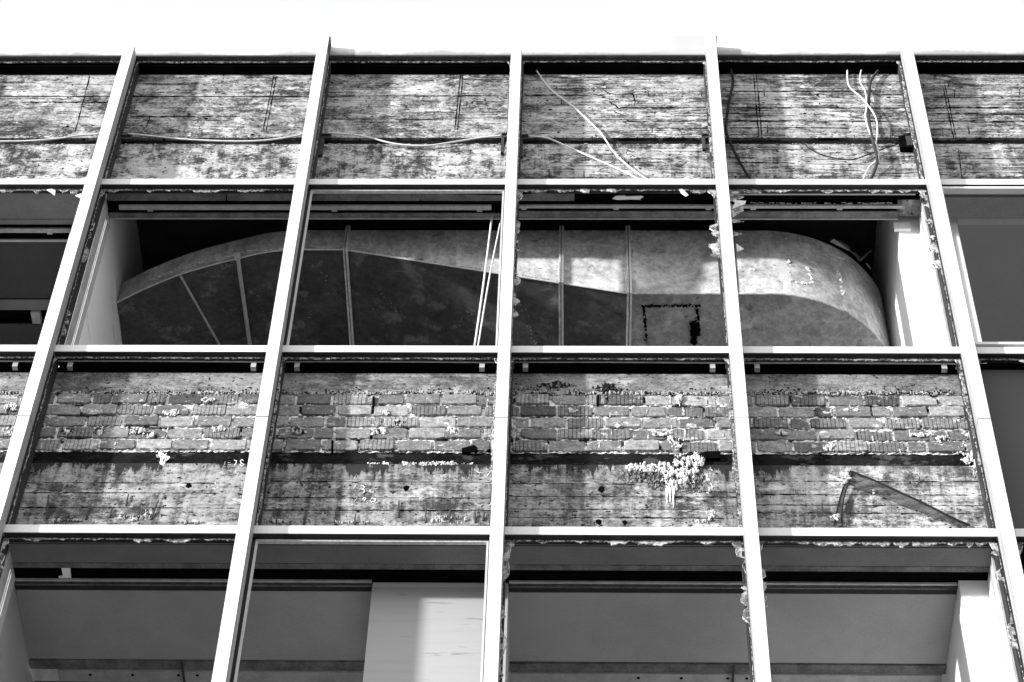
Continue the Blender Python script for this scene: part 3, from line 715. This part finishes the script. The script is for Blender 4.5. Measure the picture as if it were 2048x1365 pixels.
boxo('room_ceiling', ROOMD, B, -2.757, 2.58, 1.30, 3.3, z4, z4+0.012)
for (x0, x1, xc, lab, cl) in ((-2.60, -0.72, -1.86, 'dull ceiling track with screw holes behind the left part of the lowest windows', -2.4), (0.058, 2.56, 1.35, 'dull ceiling track with screw holes right of the white column', 1.9)):
    t = thing('ceiling_track_rail', lab, 'rail', ((x0+x1)/2, 1.23, z4), 'ceiling tracks across the lowest rooms')
    boxo('track_profile', GREYM, t, x0, x1, 1.180, 1.262, z4-0.02, z4-0.004)
    mm = MB()
    for hx in (xc+0.08, xc-0.30, xc-0.55, xc-0.03): mm.tube([(hx, 1.21, z4-0.0215), (hx, 1.21, z4-0.019)], 0.010, 8)
    mm.build('screw_hole', VOID, t)
    mm = MB(); mm.box(xc-0.006, xc+0.006, 1.10, 1.27, z4-0.030, z4-0.0205); mm.build('bracket', DARKM, t)
mm = MB(); mm.prism([(x, y) for x, y in ((-2.475, .375), (-2.425, .375), (-2.43, .455), (-2.50, .455), (-2.50, .445), (-2.475, .44))], z4+0.004, z4+0.012, 'z'); mm.build('pale_plaster_patch', PLASTER, B)
# row 4 outer rooms
for (x0, x1) in ((-4.7, -3.0), (2.94, 4.7)):
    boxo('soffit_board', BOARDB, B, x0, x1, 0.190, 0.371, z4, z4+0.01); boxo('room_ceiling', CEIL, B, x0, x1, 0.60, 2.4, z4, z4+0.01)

# ------------------------------------------------------------------ broken panes
def jag(n, a, b, sharp):
    out = []; v = a
    for i in range(n):
        if sharp and random.random() < 0.30: v = random.uniform(b*0.5, b)
        else: v = max(a*0.5, min(b, v+random.uniform(-1, 1)*(b-a)*(0.45 if sharp else 0.22)))
        if sharp and random.random() < 0.35: v = a*0.6
        out.append(v)
    return out
def broken_pane(k, zt, zb, top, left, right, bottom=None, sharp=False, lab='', step=0.02):
    x0, x1 = X[k]+HW-0.002, X[k+1]-HW+0.002; yf, yb = 0.136, 0.142
    mm = MB()
    def strip(P, D, dirx, dirz):
        n = len(P)
        for i in range(n-1):
            (ax, az), (bx, bz) = P[i], P[i+1]; da, db = D[i], D[i+1]
            o1 = (ax+dirx*da, az+dirz*da); o2 = (bx+dirx*db, bz+dirz*db)
            ya = yf+random.uniform(-.0006, .0006)
            mm.cur = 0
            mm.add([(ax, ya, az), (bx, ya, bz), (o2[0], ya, o2[1]), (o1[0], ya, o1[1])], [(0, 1, 2, 3)])
            mm.cur = 1
            mm.add([(o1[0], ya-.001, o1[1]), (o2[0], ya-.001, o2[1]), (o2[0], yb+.002, o2[1]), (o1[0], yb+.002, o1[1])], [(0, 1, 2, 3)])
            e = 0.0025
            mm.add([(o1[0], ya-.0012, o1[1]), (o2[0], ya-.0012, o2[1]), (o2[0]-dirx*e, ya-.0012, o2[1]-dirz*e), (o1[0]-dirx*e, ya-.0012, o1[1]-dirz*e)], [(0, 1, 2, 3)])
    def ln(a, b, st):
        L = abs(b-a); n = max(3, int(L/st)); v = [a+(b-a)*i/n for i in range(n+1)]
        return [v[0]]+[q+random.uniform(-.35, .35)*st for q in v[1:-1]]+[v[-1]]
    if top: P = [(x, zt) for x in ln(x0, x1, step)]; strip(P, jag(len(P), top[0], top[1], sharp), 0, -1)
    for (xs, w, d) in ((x0, left, 1), (x1, right, -1)):
        if w:
            P = [(xs, z) for z in ln(zt, zb, step)]; n = len(P); D = jag(n, w[0], w[1], sharp)
            if len(w) > 2:
                D = [d_ if i < n*w[2] else min(d_, w[0]) for i, d_ in enumerate(D)]
            for i in range(min(4, n)): D[i] += top[1]*(0.9-0.2*i) if top else 0
            strip(P, D, d, 0)
    if bottom: P = [(x, zb) for x in ln(x0, x1, step)]; strip(P, jag(len(P), bottom[0], bottom[1], sharp), 0, 1)
    o = mm.build('broken_pane', [GLASS, EDGE], B); o['label'] = lab; return o
zlow = {T0: T1+TH, T1: T2+TH, T2: T3+TH, T3: T4+TH}
for k in range(-3, 3):
    broken_pane(k, T0-0.006, T1+TH, (.012, .026), (.004, .012), (.010, .026), (.002, .008), lab='crumbly rim of broken glass', step=0.014)
    if k < 2: broken_pane(k, T2-0.006, T3+TH, (.012, .026), (.004, .016), (.010, .030), (.002, .010), lab='crumbly rim of broken glass', step=0.014)
for k, tp, l_, r_ in ((-3, (.010, .05), None, (.004, .03)), (-2, (.008, .035), (.004, .03), (.003, .02)), (0, (.006, .045), (.006, .045, .8), (.008, .075, .55)), (1, (.012, .045), (.004, .10, .35), (.008, .06, .5))):
    broken_pane(k, T1-0.006, T2+TH, tp, l_, r_, None, True, 'sharp glass shards left in the frame', 0.03)
for k, tp, l_, r_ in ((-2, (.006, .035), (.004, .05), (.003, .02)), (0, (.010, .045), (.004, .035, .6), (.006, .04, .35)), (1, (.012, .045), (.004, .035, .3), (.006, .045, .45)), (2, (.010, .06), (.006, .06), None), (-3, (.01, .04), None, (.01, .04))):
    broken_pane(k, T3-0.006, T4+TH, tp, l_, r_, None, True, 'sharp glass shards left in the frame', 0.03)
broken_pane(2, T2-0.006, T3+TH, (.010, .05), (.003, .02), None, None, True, 'sharp glass shards left in the frame', 0.03)
# a few large single shards
def shard(pts, yy=0.13, lab=None):
    P = px2(pts, yy); mm = MB(); mm.prism(P, yy, yy+0.005); o = mm.build('glass_shard', SHARDM if lab is None else GLASS, B); return o
shard([(1463, 400), (1492, 402), (1490, 408), (1478, 412), (1464, 418), (1470, 405)]); shard([(1464, 420), (1480, 425), (1465, 436)], lab=1); shard([(1460, 382), (1484, 383), (1462, 392)], lab=1)
shard([(1472, 487), (1488, 498), (1474, 503)]); shard([(1358, 378), (1364, 377), (1377, 390), (1372, 393), (1362, 386)]); shard([(93, 380), (104, 377), (111, 383), (109, 391), (102, 385)]); shard([(150, 391), (163, 387), (160, 396)])
shard([(1160, 378), (1180, 377), (1178, 386), (1166, 385)], lab=1); shard([(1210, 377), (1230, 377), (1233, 385), (1222, 384)], lab=1)

# ------------------------------------------------------------------ blind rails with clips, row 3
for k, cl in ((-3, (30,)), (-2, (140, 507)), (-1, (594, 964)), (0, (1051, 1425)), (1, (1514, 1888))):
    x0, x1 = X[k]+0.055, X[k+1]-0.055
    lab = {-3: 'black blind rail above the brickwork cut off by the left picture edge', -2: 'black blind rail above the brickwork between the first and second mullion', -1: 'black blind rail above the brickwork left of the centre mullion', 0: 'black blind rail above the brickwork right of the centre mullion', 1: 'black blind rail with pale lower lip above the brickwork by the rightmost mullion'}[k]
    t = thing('blind_rail', lab, 'rail', ((x0+x1)/2, 0.18, 13.05), 'black blind rails above the brickwork')
    boxo('rail_profile', VOID, t, x0, x1, 0.176, 0.226, 13.052, 13.062)  # near-black plate also paints in the shade above the wall
    mm = MB(); n = 24; dz = 0.004 if k == 1 else 0
    mm.grid(lambda u, v: (x0+(x1-x0)*u, 0.166+0.008*v, 13.052-dz+0.003*math.sin(u*math.pi*1.3)), n, 1)
    mm.grid(lambda u, v: (x0+(x1-x0)*u, 0.166, 13.052-dz+0.003*math.sin(u*math.pi*1.3)+(0.004+dz)*v), n, 1)
    mm.build('pale_lip', RAILM if k != 1 else FRAME, t)
    for c in cl:
        q = at(c, 733, 0.175)
        mm = MB(); mm.box(q.x-0.016, q.x+0.016, 0.168, 0.1715, 13.000, 13.046); mm.box(q.x-0.016, q.x+0.016, 0.172, 0.200, 13.000, 13.003)
        mm.tube([(q.x, 0.167, 13.036), (q.x, 0.1725, 13.036)], 0.003, 6)
        mm.build('clip', RAILM, t)

# ------------------------------------------------------------------ air duct
D = thing('air_duct', 'large dented sheet metal air duct bending behind the middle windows', 'duct', (0.2, 0.60, 14.34))
YD = 0.60; ZT = 15.052
xf1, xf2, xf3 = at(690, 500, YD).x, at(1121, 566, YD).x, at(1258, 588, YD).x
zLb = at(690, 500, YD).z; zRb = at(1270, 588, YD).z
def zbot(x):
    if x <= xf1: return zLb
    if x >= xf3: return zRb
    return zLb+(zRb-zLb)*(x-xf1)/(xf3-xf1)
plan = smoothpath([(-2.758, 1.055, 0), (-2.55, 0.935, 0), (-2.30, 0.815, 0), (-2.08, 0.735, 0), (-1.88, 0.675, 0), (-1.70, 0.625, 0), (-1.50, 0.602, 0), (xf1, 0.60, 0)], 5)
secL = [(p.x, p.y) for p in plan]
sec2 = [(xf1+(xf2-xf1)*i/8, YD) for i in range(9)]; sec3 = [(xf2+(xf3-xf2)*i/4, YD) for i in range(5)]
plan = smoothpath([(xf3, 0.60, 0), (1.35, 0.60, 0), (1.62, 0.60, 0), (1.78, 0.602, 0), (1.94, 0.628, 0), (2.10, 0.682, 0), (2.25, 0.765, 0), (2.37, 0.865, 0), (2.47, 0.985, 0), (2.54, 1.10, 0), (2.585, 1.25, 0), (2.595, 1.45, 0), (2.597, 2.1, 0)], 12)
secR = [(p.x, p.y) for p in plan]
def section(S, label):
    mm = MB(); n = len(S); NV = 28 if S is secR else 8
    # front skin with slight oil-canning
    def bulge(u, v): return 0.006*math.sin(u*7.0+1)*math.sin(v*3.1)
    for i in range(n-1):
        for j in range(NV):
            q = []
            for (ii, jj) in ((i, j), (i+1, j), (i+1, j+1), (i, j+1)):
                x, y = S[ii]; zb = zbot(x); v = jj/NV
                zq = zb+(ZT-zb)*v; cb = 0.0
                if S is secR: cb = 0.055*max(0.0, 1-max(abs(x-1.16)/0.33, (abs(zq-14.66)/(0.31 if zq < 14.66 else 0.36))))
                q.append((x, y-bulge(x*2, v)*(S is not secR)+cb if 0 < ii < n-1 else y, zq))
            mm.add(q, [(0, 1, 2, 3)])
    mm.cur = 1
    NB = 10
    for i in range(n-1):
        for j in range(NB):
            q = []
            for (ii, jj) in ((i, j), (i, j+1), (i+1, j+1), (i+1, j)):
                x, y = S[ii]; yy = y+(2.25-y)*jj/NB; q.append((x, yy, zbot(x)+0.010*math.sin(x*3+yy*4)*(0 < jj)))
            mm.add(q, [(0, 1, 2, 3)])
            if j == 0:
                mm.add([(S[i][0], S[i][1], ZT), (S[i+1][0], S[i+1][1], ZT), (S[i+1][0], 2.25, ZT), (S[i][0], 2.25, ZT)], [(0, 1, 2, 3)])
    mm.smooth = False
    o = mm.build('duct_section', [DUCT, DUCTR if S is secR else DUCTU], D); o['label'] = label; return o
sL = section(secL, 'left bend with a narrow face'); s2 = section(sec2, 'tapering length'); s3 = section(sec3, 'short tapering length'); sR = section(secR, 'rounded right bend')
for xf in (xf1, xf2, xf3):
    for dx, w_ in ((-0.012, .012), (0.006, .014)):
        mm = MB(); zb = zbot(xf+dx)
        x0 = xf+dx; x1 = x0+w_
        pr = [(YD-0.028, zb-0.028), (YD-0.028, ZT+0.02), (YD, ZT+0.02), (YD, zb-0.001), (2.2, zb-0.001), (2.2, zb-0.028)]
        n = len(pr); mm.add([(x0, a, b) for a, b in pr]+[(x1, a, b) for a, b in pr], [(0, 1, 2, 3), (0, 3, 4, 5), (n+3, n+2, n+1, n), (n+5, n+4, n+3, n)]+[(i, i+n, (i+1) % n+n, (i+1) % n) for i in range(n)])
        mm.build('flange', DUCT if dx < 0 else FRAME, D)
boxo('seam_strip', DARKM, D, 1.50, 1.51, YD-0.004, YD-0.0005, zRb+0.002, ZT)
# edge fold along the foot of the front skin
for S in (secL, sec2, sec3, secR):
    mm = MB(); P = [(x, y-0.003, zbot(x)-0.002) for x, y in S]; mm.tube(P, 0.006, 6); mm.build('edge_seam', FRAME if S is not secR else DUCT, D)
# rivets beside the joints
mm = MB()
for xf in (xf1, xf2, xf3, 1.505):
    for dx in (-0.03, 0.04):
        z_ = zbot(xf)+0.03
        while z_ < ZT-0.02:
            mm.blob((xf+dx, YD-0.0035, z_), .0045, .003, .0045, 0, 6, .1); z_ += 0.055
o = mm.build('rivet', RAILM, D); o['kind'] = 'stuff'
# light edge crust on left seam
mm = MB()
for i in range(160):
    x_ = random.uniform(-2.5, xf2); 
    yy = min(S_[1] for S_ in secL if abs(S_[0]-x_) < 0.12) if x_ < xf1-0.05 else YD
    mm.blob((x_, yy-0.004, zbot(x_)+random.uniform(0, .02)), random.uniform(.005, .03), .004, random.uniform(.003, .008), -0.2 if x_ > xf1 else 0.15)
mm.build('flaking_paint', CRUMB, D)
def bar(p0, p1, z, r_, mat, name, par): 
    a, b = atz(p0[0], p0[1], z), atz(p1[0], p1[1], z); mm = MB(); mm.tube([a, b], r_, 8); return mm.build(name, mat, par)
bar((475, 512), (500, 692), zLb-0.03, 0.014, RAILM, 'stiffening_bar', D); bar((361, 552), (440, 692), zLb-0.02, 0.009, GREYM, 'stiffening_bar', D)
a = atz(475, 514, zLb-0.03); boxo('bar_end', RAILM, D, a.x-0.018, a.x+0.018, a.y-0.02, a.y+0.02, zLb-0.05, zLb-0.005)
# access patch outline on the right underside, paint smears on the bend
def under(pts, w, mat, z=zRb-0.006, par=sR, name='glue_line'):
    mm = MB()
    for st in pts:
        for i in range(len(st)-1):
            n = int(26*math.hypot(st[i+1][0]-st[i][0], st[i+1][1]-st[i][1])/40)+8
            for j in range(n):
                t_ = random.random(); x = st[i][0]+(st[i+1][0]-st[i][0])*t_; y = st[i][1]+(st[i+1][1]-st[i][1])*t_
                p = atz(x+random.gauss(0, 1), y+random.gauss(0, 1), z); q = w*random.uniform(.25, 1.1); a0 = random.random()*6; zz = z-random.uniform(0, .002)
                poly = [(p.x+q*random.uniform(.5, 1.2)*math.cos(a0+k*1.047), p.y+q*random.uniform(.5, 1.2)*math.sin(a0+k*1.047)) for k in range(6)]
                mm.prism(poly, zz, zz+.003, 'z')
    return mm.build(name, mat, par)
under([[(1285, 613), (1400, 612)], [(1287, 613), (1294, 690)], [(1392, 613), (1397, 640)], [(1391, 640), (1393, 692)]], 0.010, VOID)
under([[(1385, 645), (1388, 690)], [(1395, 650), (1396, 672)]], 0.022, VOID)
mm = MB()
def onface(px, py, dy=0.0):
    best = None
    for x, y in secR:
        q = at(px, py, y+dy)
        if best is None or abs(q.x-x) < best[0]: best = (abs(q.x-x), q)
    return best[1]
for (x0, y0, x1, y1, n) in ((1578, 520, 1582, 570, 16), (1615, 532, 1625, 565, 12), (1590, 566, 1625, 567, 10), (1678, 545, 1686, 595, 18), (1500, 538, 1512, 541, 5), (1616, 490, 1617, 520, 4), (1676, 515, 1690, 524, 7), (1722, 550, 1727, 556, 3), (1755, 615, 1760, 630, 5), (1572, 478, 1578, 480, 3)):
    for i in range(n):
        t_ = random.random(); q = onface(x0+(x1-x0)*t_+random.gauss(0, 1.5), y0+(y1-y0)*t_+random.gauss(0, 1)); s_ = random.uniform(.003, .009)
        mm.blob((q.x, q.y-0.004, q.z), s_, .003, s_*1.6, random.uniform(-.5, .5))
mm.build('paint_drip', CHALK, sR)
mm = MB()
for (x0, y0, x1, y1, n) in ((750, 575, 810, 640, 26), (600, 540, 625, 640, 30), (915, 650, 950, 620, 14), (500, 590, 555, 640, 10), (640, 540, 680, 600, 14), (1040, 600, 1070, 690, 20)):
    for i in range(n):
        t_ = random.random(); px_ = x0+(x1-x0)*t_+random.gauss(0, 4); py_ = y0+(y1-y0)*t_+random.gauss(0, 3)
        z_ = zLb
        for it in range(5): z_ = zbot(atz(px_, py_, z_).x)
        q = atz(px_, py_, z_-0.014); s_ = random.uniform(.002, .009); a0 = random.random()*6; zz = q.z-random.uniform(0, .002)
        mm.prism([(q.x+s_*random.uniform(.4, 1.3)*math.cos(a0+k*1.047), q.y+s_*random.uniform(.4, 1.3)*math.sin(a0+k*1.047)) for k in range(6)], zz, zz+.002, 'z')
mm.build('flaking_paint', BOARD, D)

# scraps lying on the duct bend
t = thing('paper_scrap', 'large folded pale sheet lying on the right duct bend', 'scrap', atz(1680, 490, ZT+0.01))
q0 = [onface(x, y, .03) for x, y in ((1660, 483), (1668, 478), (1674, 482), (1701, 479), (1701, 502), (1694, 500))]
mm = MB(); mm.add(q0+[v+Vector((0, .004, 0)) for v in q0], [tuple(range(5, -1, -1)), tuple(range(6, 12))]+[(i, (i+1) % 6, (i+1) % 6+6, i+6) for i in range(6)]); mm.build('sheet', PAPER, t)
def scrap(name, pts, label, cat, mat=PAPER, dy=0.05, th=0.006):
    q = [onface(x, y, dy*.5) for x, y in pts]; n = len(q)
    mm = MB(); mm.add(q+[v+Vector((0, th, 0)) for v in q], [tuple(range(n-1, -1, -1)), tuple(range(n, 2*n))]+[(i, (i+1) % n, (i+1) % n+n, i+n) for i in range(n)])
    return tag(mm.build(name, mat), label, cat)
scrap('paper_scrap', [(1700, 502), (1724, 510), (1718, 520), (1706, 514)], 'long narrow pale scrap tucked against the duct bend', 'scrap')
scrap('wooden_stick', [(1717, 521), (1742, 499), (1744, 502), (1722, 521)], 'two thin sticks poking up behind the duct bend', 'stick', FRAME)
scrap('foam_block', [(1727, 530), (1733, 525.5), (1742, 535.5), (1736, 541)], 'small grey square block beside the duct bend', 'block', PAPER, .05, .02)

# ------------------------------------------------------------------ cables and rods
def cable(label, pts, r_, mat, Y=0.205, name='cable', cat='cable', group=None, ys=None):
    P = [at(p[0], p[1], (p[2] if len(p) > 2 else Y)) for p in pts]
    mm = MB(); mm.tube(smoothpath(P, 6), r_, 8); mm.smooth = True
    return tag(mm.build(name, mat), label, cat, group)
G = 'pale cables strung along the concrete'
cable('pale cable sagging across the far left concrete panel', [(-120, 279), (0, 283), (60, 282), (120, 277), (160, 271), (197, 269)], .0062, CABW, group=G)
cable('pale cable sagging gently between the first and second mullion', [(256, 268), (300, 272), (370, 279), (470, 283), (540, 280), (605, 270)], .0062, CABW, group=G)
cable('pale cable dipping deeply left of the centre mullion', [(653, 267), (700, 269), (740, 276), (790, 288), (850, 292), (910, 284), (960, 276), (1004, 272)], .0062, CABW, group=G)
cable('pale cable falling low to the right from the centre mullion', [(1057, 273), (1095, 277), (1140, 296), (1195, 320), (1240, 340), (1285, 362)], .0062, CABW, group=G)
cable('long pale cable slanting down from the dark head to the same low point', [(1070, 137), (1100, 178), (1150, 217), (1200, 265), (1228, 305), (1260, 335), (1300, 363)], .0062, CABW, group=G)
cable('black cable hanging beside the fourth mullion', [(1462, 140), (1466, 165), (1458, 205), (1452, 255), (1460, 285), (1480, 325), (1502, 362)], .010, CABD, .19)
cable('left white wire crossing over in the twisted bundle', [(1694.5, 137, .2), (1698, 172, .2), (1725, 198, .185), (1750, 232, .175), (1755, 262, .18), (1752, 290, .18), (1757, 318, .18), (1752, 330, .185)], .0058, CABW)
cable('second white wire swinging back left in the twisted bundle', [(1723, 138, .2), (1720, 163, .2), (1731, 185, .19), (1733, 215, .185), (1731, 235, .19), (1741, 270, .18), (1756, 298, .175), (1753, 320, .18), (1738, 335, .185), (1725, 362, .19)], .0058, CABW)
cable('thick black cable running down through the white wires', [(1756, 142, .2), (1741, 165, .20), (1738, 200, .20), (1738, 240, .195), (1744, 275, .175), (1752, 305, .155), (1754, 325, .155), (1748, 345, .16), (1739, 363, .17)], .0105, CABG)
cable('thin black wire drooping towards the junction box', [(1605, 283), (1620, 298), (1650, 312), (1700, 320), (1740, 308), (1780, 293), (1806, 286)], .0042, CABD)
cable('taut black wire running along the slot', [(1455, 276), (1520, 279), (1580, 283), (1606, 284)], .003, CABD)
t = thing('junction_box', 'black junction box beside the rightmost mullion', 'junction box', at(1822, 285, .2))
a, b = at(1797, 276, .20), at(1836, 298, .20)
boxo('box_body', VOID, t, a.x, X[2]-0.052, 0.185, 0.229, b.z, a.z); boxo('box_lid', DARKM, t, a.x+0.045, X[2]-0.053, 0.178, 0.1845, b.z+0.012, a.z-0.006)
mm = MB(); mm.tube([at(1796, 278, .2), at(1806, 272, .2), at(1822, 268, .2)], [.006, .010, .012], 8); mm.build('cable_stub', CABD, t)
cable('left one of the two thin white rods leaning before the duct', [(985, 425, .36), (968, 560, .34), (949, 694, .32)], .0065, CABW, name='rod', cat='rod', group='white rods')
cable('right one of the two thin white rods leaning before the duct', [(1002, 440, .36), (978, 560, .34), (956, 694, .32)], .0055, CABW, name='rod', cat='rod', group='white rods')

# ------------------------------------------------------------------ torn membrane
t = thing('torn_membrane', 'torn dark plastic film hanging in a triangle on the right brick bay', 'plastic film', at(1800, 1040, .2))
def fpt(x, y, Y): return at(x, y, Y)
A = [(1703, 944, .200), (1750, 963, .190), (1800, 986, .185), (1850, 1009, .185), (1900, 1035, .19), (1940, 1052, .20)]
Bm = [(1698, 972, .215), (1735, 983, .205), (1780, 1000, .2), (1830, 1021, .2), (1880, 1040, .205), (1922, 1055, .21)]
A = smoothpath([fpt(*p) for p in A], 5); Bm = smoothpath([fpt(*p) for p in Bm], 5)
mm = MB(); n = len(A); NV = 5
vs = [A[i].lerp(Bm[i], j/NV)+Vector((0, 0.008*math.sin(i*0.9+j*2.1), 0)) for j in range(NV+1) for i in range(n)]
mm.add(vs, [(j*n+i, j*n+i+1, (j+1)*n+i+1, (j+1)*n+i) for j in range(NV) for i in range(n-1)]); mm.smooth = True
mm.build('film_sheet', FILM, t)
mm = MB(); mm.tube([p+Vector((0, -.003, 0)) for p in A], .0068, 6); mm.build('rolled_edge', CABD, t)
A2 = smoothpath([fpt(*p) for p in ((1701, 943, .2), (1692, 962, .2), (1682, 990, .205), (1674, 1022, .21), (1668, 1052, .215))], 5)
B2 = smoothpath([fpt(*p) for p in ((1705, 948, .2), (1697, 968, .2), (1689, 992, .205), (1684, 1022, .21), (1684, 1052, .215))], 5)
mm = MB(); n = len(A2); mm.add(A2+B2, [(i, i+1, n+i+1, n+i) for i in range(n-1)]); mm.build('film_strip', FILM, t)
for E_ in (A2, B2):
    mm = MB(); mm.tube([p+Vector((0, -.003, 0)) for p in E_], .0042, 6); mm.build('rolled_edge', CABD, t)
mm = MB(); mm.tube([fpt(1704, 944, .19), fpt(1730, 958, .195), fpt(1760, 972, .2)], .0025, 5); mm.tube([fpt(1703, 948, .19), fpt(1698, 972, .2), fpt(1712, 962, .2)], .0025, 5); mm.build('loose_thread', CABD, t)
mm = MB()
for (x_, y_, n_) in ((1697, 955, 10), (1690, 964, 5), (1672, 1034, 14), (1747, 984, 3)):
    for i in range(n_):
        q = at(x_+random.gauss(0, 2.5), y_+random.gauss(0, 3), .195); mm.blob(q, .008, .005, .010, random.random())
mm.build('dried_glue', CRUMB, t)
